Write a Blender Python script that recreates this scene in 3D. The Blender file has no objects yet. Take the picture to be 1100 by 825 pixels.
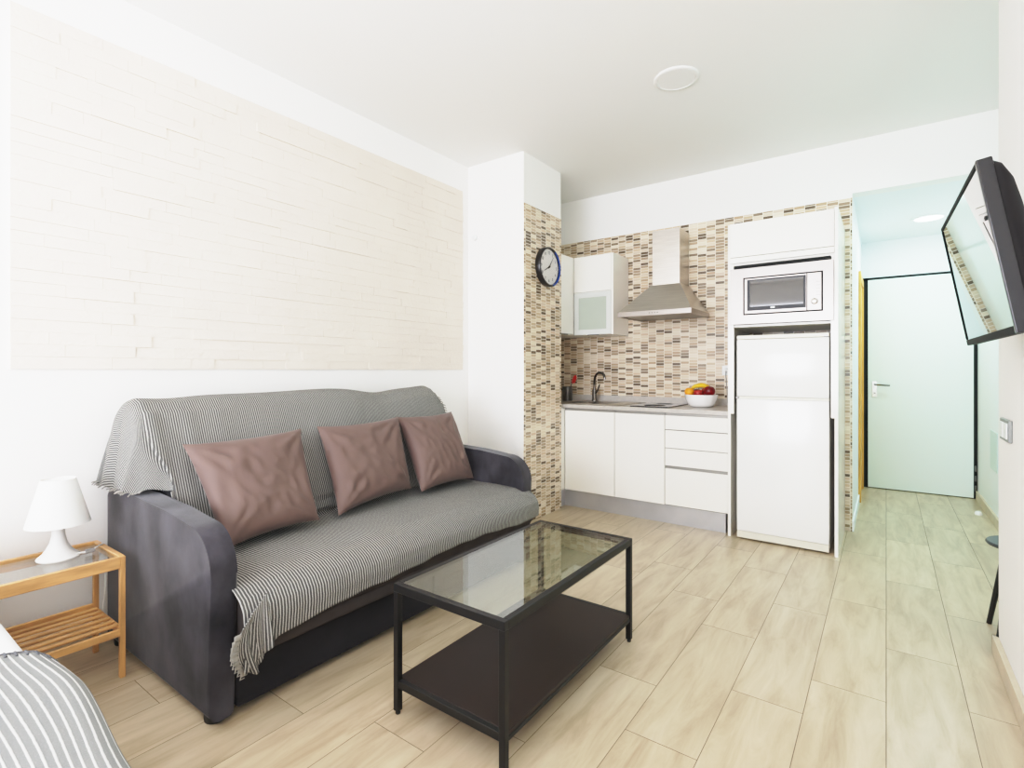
import bpy, bmesh, math, random
from mathutils import Vector, Matrix, noise
random.seed(7)
C = bpy.context.scene.collection
PI = math.pi

# ------------------------------------------------------------------ materials
def lin(c):
    return tuple(((v/255)/12.92 if v/255 <= .04045 else ((v/255+.055)/1.055)**2.4) for v in c) + (1,)

def new_mat(name):
    m = bpy.data.materials.new(name); m.use_nodes = True
    nt = m.node_tree; b = nt.nodes['Principled BSDF']
    return m, nt, b

def N(nt, typ, **kw):
    n = nt.nodes.new(typ)
    for k, v in kw.items():
        if k.startswith('i_'):
            key = k[2:]
            key = int(key) if key.isdigit() else key.replace('_', ' ')
            n.inputs[key].default_value = v
        else: setattr(n, k, v)
    return n

def mat(name, col, rough=.5, metal=0, spec=.5, bump=0, bscale=200, var=0, vscale=4, sheen=0, coat=0, stretch=None):
    m, nt, b = new_mat(name)
    b.inputs['Base Color'].default_value = lin(col)
    b.inputs['Roughness'].default_value = rough
    b.inputs['Metallic'].default_value = metal
    b.inputs['Specular IOR Level'].default_value = spec
    if sheen:
        b.inputs['Sheen Weight'].default_value = sheen; b.inputs['Sheen Roughness'].default_value = .4
    if coat: b.inputs['Coat Weight'].default_value = coat; b.inputs['Coat Roughness'].default_value = .05
    tc = N(nt, 'ShaderNodeTexCoord')
    src = tc.outputs['Object']
    if stretch:
        mp = N(nt, 'ShaderNodeMapping'); mp.inputs['Scale'].default_value = stretch
        nt.links.new(src, mp.inputs[0]); src = mp.outputs[0]
    if var:
        nz = N(nt, 'ShaderNodeTexNoise', i_Scale=vscale, i_Detail=6)
        nt.links.new(src, nz.inputs['Vector'])
        mx = N(nt, 'ShaderNodeMix', data_type='RGBA')
        mx.inputs[6].default_value = lin(tuple(max(0, c*(1-var)) for c in col))
        mx.inputs[7].default_value = lin(tuple(min(255, c*(1+var)) for c in col))
        mr = N(nt, 'ShaderNodeMapRange'); mr.inputs[1].default_value = .3; mr.inputs[2].default_value = .7
        nt.links.new(nz.outputs['Fac'], mr.inputs[0]); nt.links.new(mr.outputs[0], mx.inputs[0])
        nt.links.new(mx.outputs[2], b.inputs['Base Color'])
    if bump:
        nb = N(nt, 'ShaderNodeTexNoise', i_Scale=bscale, i_Detail=4)
        nt.links.new(src, nb.inputs['Vector'])
        bp = N(nt, 'ShaderNodeBump', i_Strength=bump, i_Distance=.01)
        nt.links.new(nb.outputs['Fac'], bp.inputs['Height']); nt.links.new(bp.outputs[0], b.inputs['Normal'])
    return m

def glass_mat(name, tint=(245, 250, 248), ior=1.6, rough=0.0):
    m = bpy.data.materials.new(name); m.use_nodes = True; nt = m.node_tree; nt.nodes.clear()
    o = N(nt, 'ShaderNodeOutputMaterial'); t = N(nt, 'ShaderNodeBsdfTransparent'); g = N(nt, 'ShaderNodeBsdfGlossy')
    t.inputs[0].default_value = lin(tint); g.inputs['Roughness'].default_value = rough
    f = N(nt, 'ShaderNodeFresnel'); ge = N(nt, 'ShaderNodeNewGeometry'); mr = N(nt, 'ShaderNodeMapRange')
    mr.inputs[3].default_value = ior; mr.inputs[4].default_value = 1/ior
    nt.links.new(ge.outputs['Backfacing'], mr.inputs[0]); nt.links.new(mr.outputs[0], f.inputs['IOR']); mx = N(nt, 'ShaderNodeMixShader')
    nt.links.new(f.outputs[0], mx.inputs[0]); nt.links.new(t.outputs[0], mx.inputs[1]); nt.links.new(g.outputs[0], mx.inputs[2])
    nt.links.new(mx.outputs[0], o.inputs[0]); return m

def emit_mat(name, col, s):
    m, nt, b = new_mat(name); b.inputs['Base Color'].default_value = lin(col)
    b.inputs['Emission Color'].default_value = lin(col); b.inputs['Emission Strength'].default_value = s
    return m

def mosaic_mat(name, axis):
    m, nt, b = new_mat(name); L = nt.links.new
    g = N(nt, 'ShaderNodeNewGeometry'); sp = N(nt, 'ShaderNodeSeparateXYZ'); L(g.outputs['Position'], sp.inputs[0])
    def M(op, a, bb=None):
        n = N(nt, 'ShaderNodeMath', operation=op)
        for i, v in enumerate((a, bb)):
            if v is None: continue
            if isinstance(v, (int, float)): n.inputs[i].default_value = v
            else: L(v, n.inputs[i])
        return n.outputs[0]
    u = M('DIVIDE', M('ADD', sp.outputs[axis], 10.0), .0725)
    cu = M('FLOOR', u); fu = M('FRACT', u)
    v = M('ADD', M('DIVIDE', sp.outputs[2], .0245), M('MULTIPLY', M('MODULO', cu, 2.0), .5))
    cv = M('FLOOR', v); fv = M('FRACT', v)
    cb = N(nt, 'ShaderNodeCombineXYZ'); L(cu, cb.inputs[0]); L(cv, cb.inputs[1])
    wn = N(nt, 'ShaderNodeTexWhiteNoise', noise_dimensions='2D'); L(cb.outputs[0], wn.inputs['Vector'])
    cr = N(nt, 'ShaderNodeValToRGB'); cr.color_ramp.interpolation = 'CONSTANT'
    pal = [(0, (220, 204, 180)), (.12, (198, 177, 150)), (.26, (228, 214, 192)), (.35, (182, 158, 130)), (.46, (208, 184, 157)),
           (.56, (166, 145, 121)), (.66, (212, 194, 172)), (.75, (138, 121, 101)), (.84, (108, 93, 76)), (.93, (156, 137, 113))]
    e = cr.color_ramp.elements
    e[0].position, e[0].color = 0, lin(pal[0][1]); e[1].position, e[1].color = pal[1][0], lin(pal[1][1])
    for p, c in pal[2:]:
        x = e.new(p); x.color = lin(c)
    L(wn.outputs['Value'], cr.inputs[0])
    mu = M('MINIMUM', fu, M('SUBTRACT', 1.0, fu)); mv = M('MINIMUM', fv, M('SUBTRACT', 1.0, fv))
    k = M('MULTIPLY', M('GREATER_THAN', mu, .027), M('GREATER_THAN', mv, .07))
    mx = N(nt, 'ShaderNodeMix', data_type='RGBA'); mx.inputs[6].default_value = lin((236, 227, 210))
    L(k, mx.inputs[0]); L(cr.outputs[0], mx.inputs[7]); L(mx.outputs[2], b.inputs['Base Color'])
    rr = M('SUBTRACT', .6, M('MULTIPLY', k, .38)); L(rr, b.inputs['Roughness'])
    bp = N(nt, 'ShaderNodeBump', i_Strength=.25, i_Distance=.002); L(k, bp.inputs['Height']); L(bp.outputs[0], b.inputs['Normal'])
    return m

def floor_mat():
    m, nt, b = new_mat('floor tile wood look'); L = nt.links.new
    at = N(nt, 'ShaderNodeAttribute', attribute_name='plank'); sx = N(nt, 'ShaderNodeSeparateColor'); L(at.outputs['Color'], sx.inputs[0])
    tc = N(nt, 'ShaderNodeTexCoord'); mp = N(nt, 'ShaderNodeMapping'); mp.inputs['Scale'].default_value = (7, 1.1, 1)
    ad = N(nt, 'ShaderNodeVectorMath', operation='ADD'); L(tc.outputs['Object'], ad.inputs[0])
    mm = N(nt, 'ShaderNodeVectorMath', operation='SCALE'); mm.inputs['Scale'].default_value = 20; L(at.outputs['Color'], mm.inputs[0]); L(mm.outputs[0], ad.inputs[1])
    L(ad.outputs[0], mp.inputs[0])
    nz = N(nt, 'ShaderNodeTexNoise', i_Scale=2.2, i_Detail=8, i_Roughness=.6, i_Distortion=.6); L(mp.outputs[0], nz.inputs['Vector'])
    cr = N(nt, 'ShaderNodeValToRGB'); e = cr.color_ramp.elements
    e[0].position, e[0].color = .28, lin((170, 151, 123)); e[1].position, e[1].color = .72, lin((207, 192, 166))
    x = e.new(.5); x.color = lin((193, 176, 149))
    L(nz.outputs['Fac'], cr.inputs[0])
    hs = N(nt, 'ShaderNodeHueSaturation'); L(cr.outputs[0], hs.inputs['Color'])
    mr = N(nt, 'ShaderNodeMapRange'); mr.inputs[3].default_value = .95; mr.inputs[4].default_value = 1.05; L(sx.outputs[0], mr.inputs[0]); L(mr.outputs[0], hs.inputs['Value'])
    L(hs.outputs[0], b.inputs['Base Color']); b.inputs['Roughness'].default_value = .33
    bp = N(nt, 'ShaderNodeBump', i_Strength=.06, i_Distance=.004); L(nz.outputs['Fac'], bp.inputs['Height']); L(bp.outputs[0], b.inputs['Normal'])
    return m

def stripe_mat(name, dark, light, pitch, duty, bump=.3, dash=True, wav=.25):
    """woven cloth, stripes constant in U"""
    m, nt, b = new_mat(name); L = nt.links.new
    uv = N(nt, 'ShaderNodeUVMap', uv_map='UVMap'); sp = N(nt, 'ShaderNodeSeparateXYZ')
    nz = N(nt, 'ShaderNodeTexNoise', i_Scale=60, i_Detail=2); L(uv.outputs[0], nz.inputs['Vector'])
    L(uv.outputs[0], sp.inputs[0])
    def M(op, a, bb=None, cc=None):
        n = N(nt, 'ShaderNodeMath', operation=op)
        for i, v in enumerate((a, bb, cc)):
            if v is None: continue
            if isinstance(v, (int, float)): n.inputs[i].default_value = v
            else: L(v, n.inputs[i])
        return n.outputs[0]
    uu = M('DIVIDE', M('ADD', sp.outputs[0], 5.0), pitch)
    uu = M('ADD', uu, M('MULTIPLY', M('SUBTRACT', nz.outputs['Fac'], .5), wav))
    f = M('FRACT', uu); tri = M('ABSOLUTE', M('SUBTRACT', f, .5))
    mr = N(nt, 'ShaderNodeMapRange', interpolation_type='SMOOTHSTEP')
    mr.inputs[1].default_value = duty/2-.07; mr.inputs[2].default_value = duty/2+.07; mr.inputs[3].default_value = 1; mr.inputs[4].default_value = 0
    L(tri, mr.inputs[0])
    k = mr.outputs[0]
    vv = M('FRACT', M('DIVIDE', M('ADD', sp.outputs[1], 5.0), .0055)); wv = M('ABSOLUTE', M('SUBTRACT', vv, .5))
    if dash: k = M('MULTIPLY', k, M('ADD', .72, M('MULTIPLY', wv, .56)))
    mx = N(nt, 'ShaderNodeMix', data_type='RGBA'); mx.inputs[6].default_value = lin(dark); mx.inputs[7].default_value = lin(light)
    n2 = N(nt, 'ShaderNodeTexNoise', i_Scale=350, i_Detail=3); L(uv.outputs[0], n2.inputs['Vector'])
    k2 = M('ADD', k, M('MULTIPLY', M('SUBTRACT', n2.outputs['Fac'], .5), .5)); L(k2, mx.inputs[0]); mx.clamp_factor = True
    L(mx.outputs[2], b.inputs['Base Color']); b.inputs['Roughness'].default_value = .9; b.inputs['Specular IOR Level'].default_value = .15
    hh = M('ADD', k, M('MULTIPLY', wv, .6))
    bp = N(nt, 'ShaderNodeBump', i_Strength=bump, i_Distance=.003); L(hh, bp.inputs['Height']); L(bp.outputs[0], b.inputs['Normal'])
    return m

WALL = mat('white wall paint', (244, 242, 238), .6, bump=.02, bscale=60)
CEIL = mat('white ceiling paint', (234, 233, 229), .7)
HALLTINT = mat('hallway paint with lamp tint', (237, 242, 244), .5)  # greenish cast of the hallway light partly put into the wall colour
MINTDOOR = mat('pale mint door lacquer', (224, 236, 230), .35)
SKIRT = mat('beige skirting tile', (203, 190, 168), .4, var=.04, vscale=8)
GROUT = mat('floor grout', (118, 104, 84), .8)
FLOOR = floor_mat()
MOSX = mosaic_mat('mosaic tiles facing the room', 0)
MOSY = mosaic_mat('mosaic tiles on the pillar', 1)
STONE = mat('cream split stone', (226, 215, 201), .8, bump=.25, bscale=45, var=.015, vscale=3)
VELVET = mat('charcoal velvet', (53, 51, 55), .85, spec=.2, var=.40, vscale=6, sheen=.3, stretch=(1.2, 1.2, .85), bump=.05, bscale=300)
VELVETD = mat('dark charcoal velvet', (38, 37, 40), .85, spec=.15, var=.15, vscale=5, sheen=.12)
STRIP = mat('grey brown ticking', (70, 64, 62), .9, spec=.1, var=.05, vscale=10)
THROW = stripe_mat('grey striped cotton throw', (82, 81, 79), (184, 182, 176), .0112, .35)
THROWB = stripe_mat('fine grey striped cotton throw', (84, 83, 81), (178, 177, 171), .0092, .38)
BLANKET = stripe_mat('pale grey striped wool blanket', (132, 133, 132), (214, 214, 211), .0138, .24, wav=.1, dash=False, bump=.4)
PIPING = mat('dark grey blanket stitching', (92, 93, 96), .9)
PILLOW = mat('mauve brown cotton', (106, 87, 81), .62, spec=.35, sheen=.15, bump=.08, bscale=22)
BLACKM = mat('black powder coated steel', (19, 18, 18), .42, spec=.4)
SHELFM = mat('black brown foil board', (42, 31, 27), .42, spec=.3, var=.1, vscale=3)
PLASTICB = mat('black plastic', (22, 22, 23), .45)
GLASS = glass_mat('clear table glass', (230, 236, 230), 2.35)
GLASSN = glass_mat('clear glass', (250, 252, 251), 1.5)
BAMBOO = mat('bamboo', (198, 153, 103), .4, var=.13, vscale=6, stretch=(6, 1, 6))
BAMBOOX = mat('bamboo cross grain', (198, 153, 103), .4, var=.13, vscale=6, stretch=(1, 6, 6))
SHADE = mat('white lamp shade', (246, 243, 238), .6); SHADE.node_tree.nodes['Principled BSDF'].inputs['Subsurface Weight'].default_value = .1
LAMPW = mat('white lamp plastic', (240, 240, 238), .3)
SHEET = mat('white bed sheet', (246, 246, 246), .8, bump=.05, bscale=12)
BEDB = mat('white bed base fabric', (225, 224, 222), .8)
CABW = mat('glossy white cabinet front', (242, 239, 231), .16, coat=.3)
CABS = mat('white cabinet carcass', (236, 234, 226), .3)
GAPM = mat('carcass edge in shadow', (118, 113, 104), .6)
CABD = mat('shadow gap profile', (150, 147, 140), .4, metal=.5)
FROST = mat('frosted grey green glass', (178, 186, 174), .25, coat=.4)
PLINTH = mat('brushed aluminium plinth', (196, 196, 198), .35, metal=.55, var=.03, vscale=5)
WORKTOP = mat('light grey worktop', (190, 184, 176), .28, var=.03, vscale=40)
STEEL = mat('brushed stainless steel', (200, 194, 186), .3, metal=1, var=.04, vscale=6, stretch=(1, 1, 20))
STEELD = mat('dark steel', (120, 118, 115), .3, metal=1)
CHROME = mat('chrome', (130, 126, 122), .16, metal=1)
HOB = mat('black glass hob', (60, 58, 58), .06, coat=.6)
FRIDGE = mat('white enamel fridge', (242, 241, 237), .2, coat=.3)
FRIDGET = mat('ivory fridge trim', (226, 222, 205), .3)
MWF = mat('pale brushed steel', (164, 157, 151), .36, metal=.85, var=.02, vscale=5)
MWG = mat('dark microwave glass', (36, 34, 36), .04, spec=1.0, coat=1)
MWP = mat('pinkish pearl panel', (196, 184, 182), .3, metal=.3)
DARKGAP = mat('dark gap', (24, 25, 24), .8)
WOODD = mat('honey wood door casing', (216, 164, 84), .45, var=.08, vscale=5, stretch=(6, 6, 1))
WHITEC = mat('white ceramic', (246, 245, 243), .12, coat=.3)
YEL = mat('banana yellow', (236, 190, 40), .45, var=.08, vscale=20)
ORA = mat('orange peel', (242, 160, 36), .45, bump=.2, bscale=250)
RED = mat('dark red apple skin', (110, 18, 24), .28, var=.25, vscale=25)
RED2 = mat('speckled red apple skin', (150, 38, 36), .32, var=.2, vscale=40)
STEM = mat('brown fruit stem', (80, 58, 36), .7)
REDP = mat('red silicone', (196, 40, 36), .45)
CLOCKR = mat('black clock rim', (34, 30, 30), .3)
CLOCKGLINT = mat('blue glint on clock rim', (10, 62, 140), .15, coat=.5)
CLOCKF = mat('white clock dial', (236, 232, 230), .5)
TVR = mat('piano black bezel', (8, 6, 8), .1, spec=.6)
TVB = mat('dark grey tv back', (30, 28, 29), .6, spec=.2)
TVM = mat('satin black bezel', (9, 9, 10), .5, spec=.08)
def tv_screen():
    m, nt, b = new_mat('glossy tv screen')
    b.inputs['Base Color'].default_value = lin((26, 30, 30)); b.inputs['Roughness'].default_value = .02
    b.inputs['IOR'].default_value = 2.6; b.inputs['Coat Weight'].default_value = 1; b.inputs['Coat IOR'].default_value = 1.9; b.inputs['Coat Roughness'].default_value = .01
    return m
TVS = tv_screen()
SILV = mat('silver grey switch plate', (140, 142, 139), .35, metal=.4)
SWW = mat('white rocker', (232, 234, 232), .3)
LEDW = emit_mat('lit led diffuser', (236, 255, 250), 5.0)
LEDOFF = mat('unlit opal diffuser', (232, 231, 227), .5)
LRIM = mat('ceiling lamp rim', (226, 225, 221), .5)
STOOLB = mat('black lacquered wood', (24, 24, 25), .35)
STOOLT = mat('dark grey stool seat', (62, 66, 68), .4)
CABLE = mat('white cable', (228, 226, 220), .4)

# ------------------------------------------------------------------ helpers
ORI = {}
def link(name, bm, m, parent=None, smooth=False, local=False, uv=None):
    me = bpy.data.meshes.new(name)
    off = Vector((0, 0, 0))
    if parent is not None:
        if not local: off = ORI[parent.name]
    elif not local:
        bb = [Vector((min(v.co[i] for v in bm.verts), max(v.co[i] for v in bm.verts), 0)) for i in range(3)]
        off = Vector(((bb[0][0]+bb[0][1])/2, (bb[1][0]+bb[1][1])/2, bb[2][0]))
    bmesh.ops.translate(bm, verts=bm.verts, vec=-off)
    bmesh.ops.recalc_face_normals(bm, faces=bm.faces) if uv is None else None
    if smooth:
        for f in bm.faces: f.smooth = True
    bm.to_mesh(me); bm.free()
    me.materials.append(m)
    if smooth:
        try: me.set_sharp_from_angle(angle=math.radians(45))
        except Exception: pass
    o = bpy.data.objects.new(name, me); C.objects.link(o)
    if parent is not None:
        o.parent = parent; ORI[o.name] = Vector((0, 0, 0)) if local else off
    else:
        o.location = off; ORI[o.name] = off
    return o

def tag(o, label, cat, group=None, kind=None):
    o['label'] = label; o['category'] = cat
    if group: o['group'] = group
    if kind: o['kind'] = kind
    return o

def thing(name, label, cat, loc, group=None):
    o = bpy.data.objects.new(name, None); C.objects.link(o); o.location = loc; o.empty_display_size = .1
    ORI[o.name] = Vector(loc); return tag(o, label, cat, group)

def struct(name, bm, m, parent=None, smooth=False):
    o = link(name, bm, m, parent, smooth)
    if parent is None: o['kind'] = 'structure'
    return o

def box(bm, x0, x1, y0, y1, z0, z1, bev=0, seg=2):
    r = bmesh.ops.create_cube(bm, size=1)
    vs = r['verts']
    for v in vs:
        v.co = Vector(((x0+x1)/2+v.co.x*(x1-x0), (y0+y1)/2+v.co.y*(y1-y0), (z0+z1)/2+v.co.z*(z1-z0)))
    if bev:
        es = list({e for v in vs for e in v.link_edges})
        bmesh.ops.bevel(bm, geom=es, offset=bev, segments=seg, profile=.5, affect='EDGES')
    return bm

def BX(*a, **k):
    return box(bmesh.new(), *a, **k)

def boxes(lst, bev=0, seg=2):
    bm = bmesh.new()
    for b in lst: box(bm, *b, bev=bev, seg=seg)
    return bm

def tube(bm, pts, r, seg=10, cap=True):
    pts = [Vector(p) for p in pts]; n = len(pts)
    rs = r if isinstance(r, (list, tuple)) else [r]*n
    rings = []; up = None
    for i, p in enumerate(pts):
        d = (pts[min(i+1, n-1)]-pts[max(i-1, 0)]).normalized()
        if up is None:
            up = Vector((0, 0, 1)) if abs(d.z) < .9 else Vector((1, 0, 0))
        a = d.cross(up).normalized(); b = a.cross(d).normalized(); up = b
        rings.append([bm.verts.new(p+(a*math.cos(t)+b*math.sin(t))*rs[i]) for t in [2*PI*k/seg for k in range(seg)]])
    for i in range(n-1):
        for k in range(seg):
            bm.faces.new((rings[i][k], rings[i][(k+1) % seg], rings[i+1][(k+1) % seg], rings[i+1][k]))
    if cap: bm.faces.new(rings[0][::-1]); bm.faces.new(rings[-1])
    return bm

def lathe(bm, prof, c, seg=32, axis='z', opened=False):
    c = Vector(c); rings = []
    for r, h in prof:
        ring = []
        for k in range(seg):
            t = 2*PI*k/seg; x, y = r*math.cos(t), r*math.sin(t)
            v = Vector((x, y, h)) if axis == 'z' else (Vector((h, x, y)) if axis == 'x' else Vector((x, h, y)))
            ring.append(bm.verts.new(c+v))
        rings.append(ring)
    for a, b in zip(rings, rings[1:]):
        for k in range(seg): bm.faces.new((a[k], a[(k+1) % seg], b[(k+1) % seg], b[k]))
    if prof[0][0] > 1e-4 and not opened: bm.faces.new(rings[0][::-1])
    if prof[-1][0] > 1e-4 and not opened: bm.faces.new(rings[-1])
    bmesh.ops.remove_doubles(bm, verts=bm.verts, dist=1e-5)
    return bm

def prism(bm, poly, a0, a1, axis='y', bev=0, seg=3):
    """poly of 2D points; axis y: (x,z), axis x: (y,z), axis z: (x,y)"""
    def P(p, a):
        return Vector((p[0], a, p[1])) if axis == 'y' else (Vector((a, p[0], p[1])) if axis == 'x' else Vector((p[0], p[1], a)))
    A = [bm.verts.new(P(p, a0)) for p in poly]; B = [bm.verts.new(P(p, a1)) for p in poly]
    f1 = bm.faces.new(A[::-1]); f2 = bm.faces.new(B); n = len(poly)
    for i in range(n): bm.faces.new((A[i], A[(i+1) % n], B[(i+1) % n], B[i]))
    if bev:
        bmesh.ops.bevel(bm, geom=list(f1.edges)+list(f2.edges), offset=bev, segments=seg, profile=.5, affect='EDGES')
    return bm

def arc(cx, cz, r, a0, a1, n):
    return [(cx+r*math.cos(math.radians(a0+(a1-a0)*i/n)), cz+r*math.sin(math.radians(a0+(a1-a0)*i/n))) for i in range(n+1)]

def grid(name, fn, nu, nv, m, parent=None, thick=0):
    """fn(i/nu, j/nv) -> (Vector, (u,v))"""
    bm = bmesh.new(); uvl = bm.loops.layers.uv.new('UVMap'); V = {}; U = {}
    for i in range(nu+1):
        for j in range(nv+1):
            p, t = fn(i/nu, j/nv); v = bm.verts.new(p); V[i, j] = v; U[v] = t
    for i in range(nu):
        for j in range(nv):
            f = bm.faces.new((V[i, j], V[i+1, j], V[i+1, j+1], V[i, j+1]))
            for l in f.loops: l[uvl].uv = U[l.vert]
    o = link(name, bm, m, parent, smooth=True, uv=True)
    if thick:
        md = o.modifiers.new('thickness', 'SOLIDIFY'); md.thickness = thick; md.offset = 0
    return o

def each(name, lst, m, parent, bev=0, seg=2):
    for q in lst: o = link(name, BX(*q, bev=bev, seg=seg), m, parent)
    return o

def text_bm(bm, s, size, M, depth=.0006):
    cu = bpy.data.curves.new('t', 'FONT'); cu.body = s; cu.size = size; cu.extrude = depth; cu.align_x = 'CENTER'; cu.align_y = 'CENTER'
    o = bpy.data.objects.new('t', cu); C.objects.link(o)
    bpy.context.view_layer.update()
    me = bpy.data.meshes.new_from_object(o.evaluated_get(bpy.context.evaluated_depsgraph_get()))
    me.transform(M); bm.from_mesh(me)
    bpy.data.objects.remove(o); bpy.data.meshes.remove(me); bpy.data.curves.remove(cu)

# ------------------------------------------------------------------ room dimensions
XL, XR, XH0, XH1 = -2.79, .375, -.20, .675
YR, YB, YN, YH = -3.2, 4.5, 2.9, 6.30
ZC, ZH = 2.84, 2.457
T = .12

# floor: every plank a quad of its own over the grout, in one mesh
bm = bmesh.new(); cl = bm.loops.layers.color.new('plank')
W_, L_ = .23, .868
offs = {-5: .476, -4: .134, -3: .717, -2: .274, -1: .516, 0: .086, -6: .261, -8: .146, -7: .55, 1: .62, 2: .33, -9: .45, -10: .75, -11: .2, -12: .6, -13: .1}
for r in range(-13, 3):
    x0, x1 = r*W_, r*W_+W_
    x0c, x1c = max(x0, XL), min(x1, XH1)
    y = YR-L_+((offs.get(r, .3)-YR) % L_)
    while y < YH:
        a, b = max(y, YR), min(y+L_, YH)
        if b > a and x1c > x0c:
            g = .0011
            vs = [bm.verts.new(p) for p in ((x0c+g, a+g, 0), (x1c-g, a+g, 0), (x1c-g, b-g, 0), (x0c+g, b-g, 0))]
            f = bm.faces.new(vs); c = (random.random(), random.random(), random.random(), 1)
            for l in f.loops: l[cl] = c
        y += L_
me = bpy.data.meshes.new('floor'); bm.to_mesh(me); bm.free(); me.materials.append(FLOOR)
fl = bpy.data.objects.new('floor', me); C.objects.link(fl); fl['kind'] = 'structure'; ORI['floor'] = Vector((0, 0, 0))
link('grout_bed', BX(XL-T, XH1+T, YR-T, YH+T, -.08, -.0012), GROUT, fl)

struct('ceiling', BX(XL-T, XH1+T, YR-T, YB+T, ZC, ZC+.1), CEIL)
struct('ceiling_hallway', BX(XH0-T, XH1+T, YB+T, YH+T, ZH, ZH+.1), HALLTINT)
struct('wall_left', BX(XL-T, XL, YR-T, YB+T, 0, ZC), WALL)
wb = struct('wall_back', boxes([(XL, XH0, YB, YB+T, 0, ZC), (XH0, XH1, YB, YB+T, ZH, ZC)]), WALL)
link('mosaic_tiling', BX(XL, XH0, YB-.004, YB, 0, 2.425), MOSX, wb)
wp = struct('wall_pillar', BX(XL, -2.236, 3.246, 3.80, 0, ZC), WALL)
link('mosaic_tiling', BX(-2.236, -2.232, 3.246, 3.80, 0, 2.448), MOSY, wp)
struct('wall_right', BX(XR, XR+T+.19, YR-T, YN, 0, ZC), WALL)
struct('wall_right_hallway', BX(XH1, XH1+T, YN, YH+T, 0, ZC), HALLTINT)
struct('wall_left_hallway', BX(XH0-T, XH0, YB+T, YH+T, 0, ZH), HALLTINT)
struct('wall_end_hallway', BX(XH0, XH1, YH+.03, YH+T, 0, ZH), HALLTINT)
# rear wall behind the camera, with the window that lights the room
wx0, wx1, wz0, wz1 = -2.4, .1, .5, 2.4
struct('wall_rear', boxes([(XL, XR, YR-T, YR, 0, wz0), (XL, XR, YR-T, YR, wz1, ZC), (XL, wx0, YR-T, YR, wz0, wz1), (wx1, XR, YR-T, YR, wz0, wz1)]), WALL)
mid = (wx0+wx1)/2
w1 = struct('window_1', boxes([(wx0, wx1, YR-.09, YR-.03, wz0, wz0+.05), (wx0, wx1, YR-.09, YR-.03, wz1-.05, wz1), (wx0, wx0+.05, YR-.09, YR-.03, wz0, wz1),
      (wx1-.05, wx1, YR-.09, YR-.03, wz0, wz1), (mid-.04, mid+.04, YR-.09, YR-.03, wz0, wz1)]), CABS)
link('pane', BX(wx0+.05, wx1-.05, YR-.065, YR-.06, wz0+.05, wz1-.05), GLASSN, w1)

# skirtings
sk = .012
struct('baseboard_left', BX(XL, XL+sk, YR, 3.246, 0, .08), SKIRT)
struct('baseboard_right', boxes([(XR-.02, XR, YR, YN+.012, 0, .075), (XR-.02, XR+.3, YN, YN+.014, 0, .075)], bev=.002), SKIRT)
struct('baseboard_right_hallway', BX(XH1-.016, XH1, YN+.014, YH-.02, 0, .075), SKIRT)
struct('baseboard_left_hallway', BX(XH0, XH0+.01, YB-.004, 5.49, 0, .075), HALLTINT)

# stone wall cladding
bm = bmesh.new()
py0, py1, pz0, pz1 = .493, 3.172, 1.176, 2.622
z = pz0; nrow = 29; rh = (pz1-pz0)/nrow
for r in range(nrow):
    y = py0
    while y < py1-1e-4:
        l = random.uniform(.10, .34)
        if py1-(y+l) < .08: l = py1-y
        d = .006+random.random()**1.6*.006; t1, t2 = random.uniform(-.0012, .0012), random.uniform(-.0012, .0012)
        za, zb = pz0+r*rh+.0004, pz0+(r+1)*rh-.0004
        q = [(y+.0004, za, d+t1), (y+l-.0004, za, d+t2), (y+l-.0004, zb, d-t1), (y+.0004, zb, d-t2)]
        F = [bm.verts.new((XL+a[2], a[0], a[1])) for a in q]; B = [bm.verts.new((XL+.0005, a[0], a[1])) for a in q]
        bm.faces.new(F); bm.faces.new(B[::-1])
        for i in range(4): bm.faces.new((F[i], B[i], B[(i+1) % 4], F[(i+1) % 4]))
        y += l
tag(link('stone_cladding_panel', bm, STONE), 'large cream split-stone cladding panel on the left wall above the sofa', 'wall panel')

# motion sensor on the pillar's white face
bm = lathe(bmesh.new(), [(.022, 0), (.026, -.006), (.024, -.018), (.012, -.026), (0.0001, -.028)], (-2.715, 3.246, 2.25), 20, 'y')
tag(link('wall_sensor', bm, SWW, smooth=True), 'tiny round white sensor high on the white pillar face', 'sensor')

# ------------------------------------------------------------------ ceiling lights
def ceil_light(x, y, z, r, label, lit):
    t = thing('ceiling_light', label, 'ceiling light', (x, y, z))
    link('rim', lathe(bmesh.new(), [(r, 0), (r, -.007), (r-.003, -.010), (r-.020, -.012), (r-.024, -.006)], (x, y, z), 48), LRIM if not lit else SWW, t, True)
    link('diffuser', lathe(bmesh.new(), [(r-.023, -.004), (r-.024, -.009), (.0001, -.010)], (x, y, z), 48), LEDW if lit else LEDOFF, t, True)
ceil_light(-.973, 2.95, ZC, .125, 'round flat unlit light on the white living room ceiling', False)
ceil_light(.29, 5.58, ZH, .12, 'round glowing light on the low hallway ceiling', True)

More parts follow.
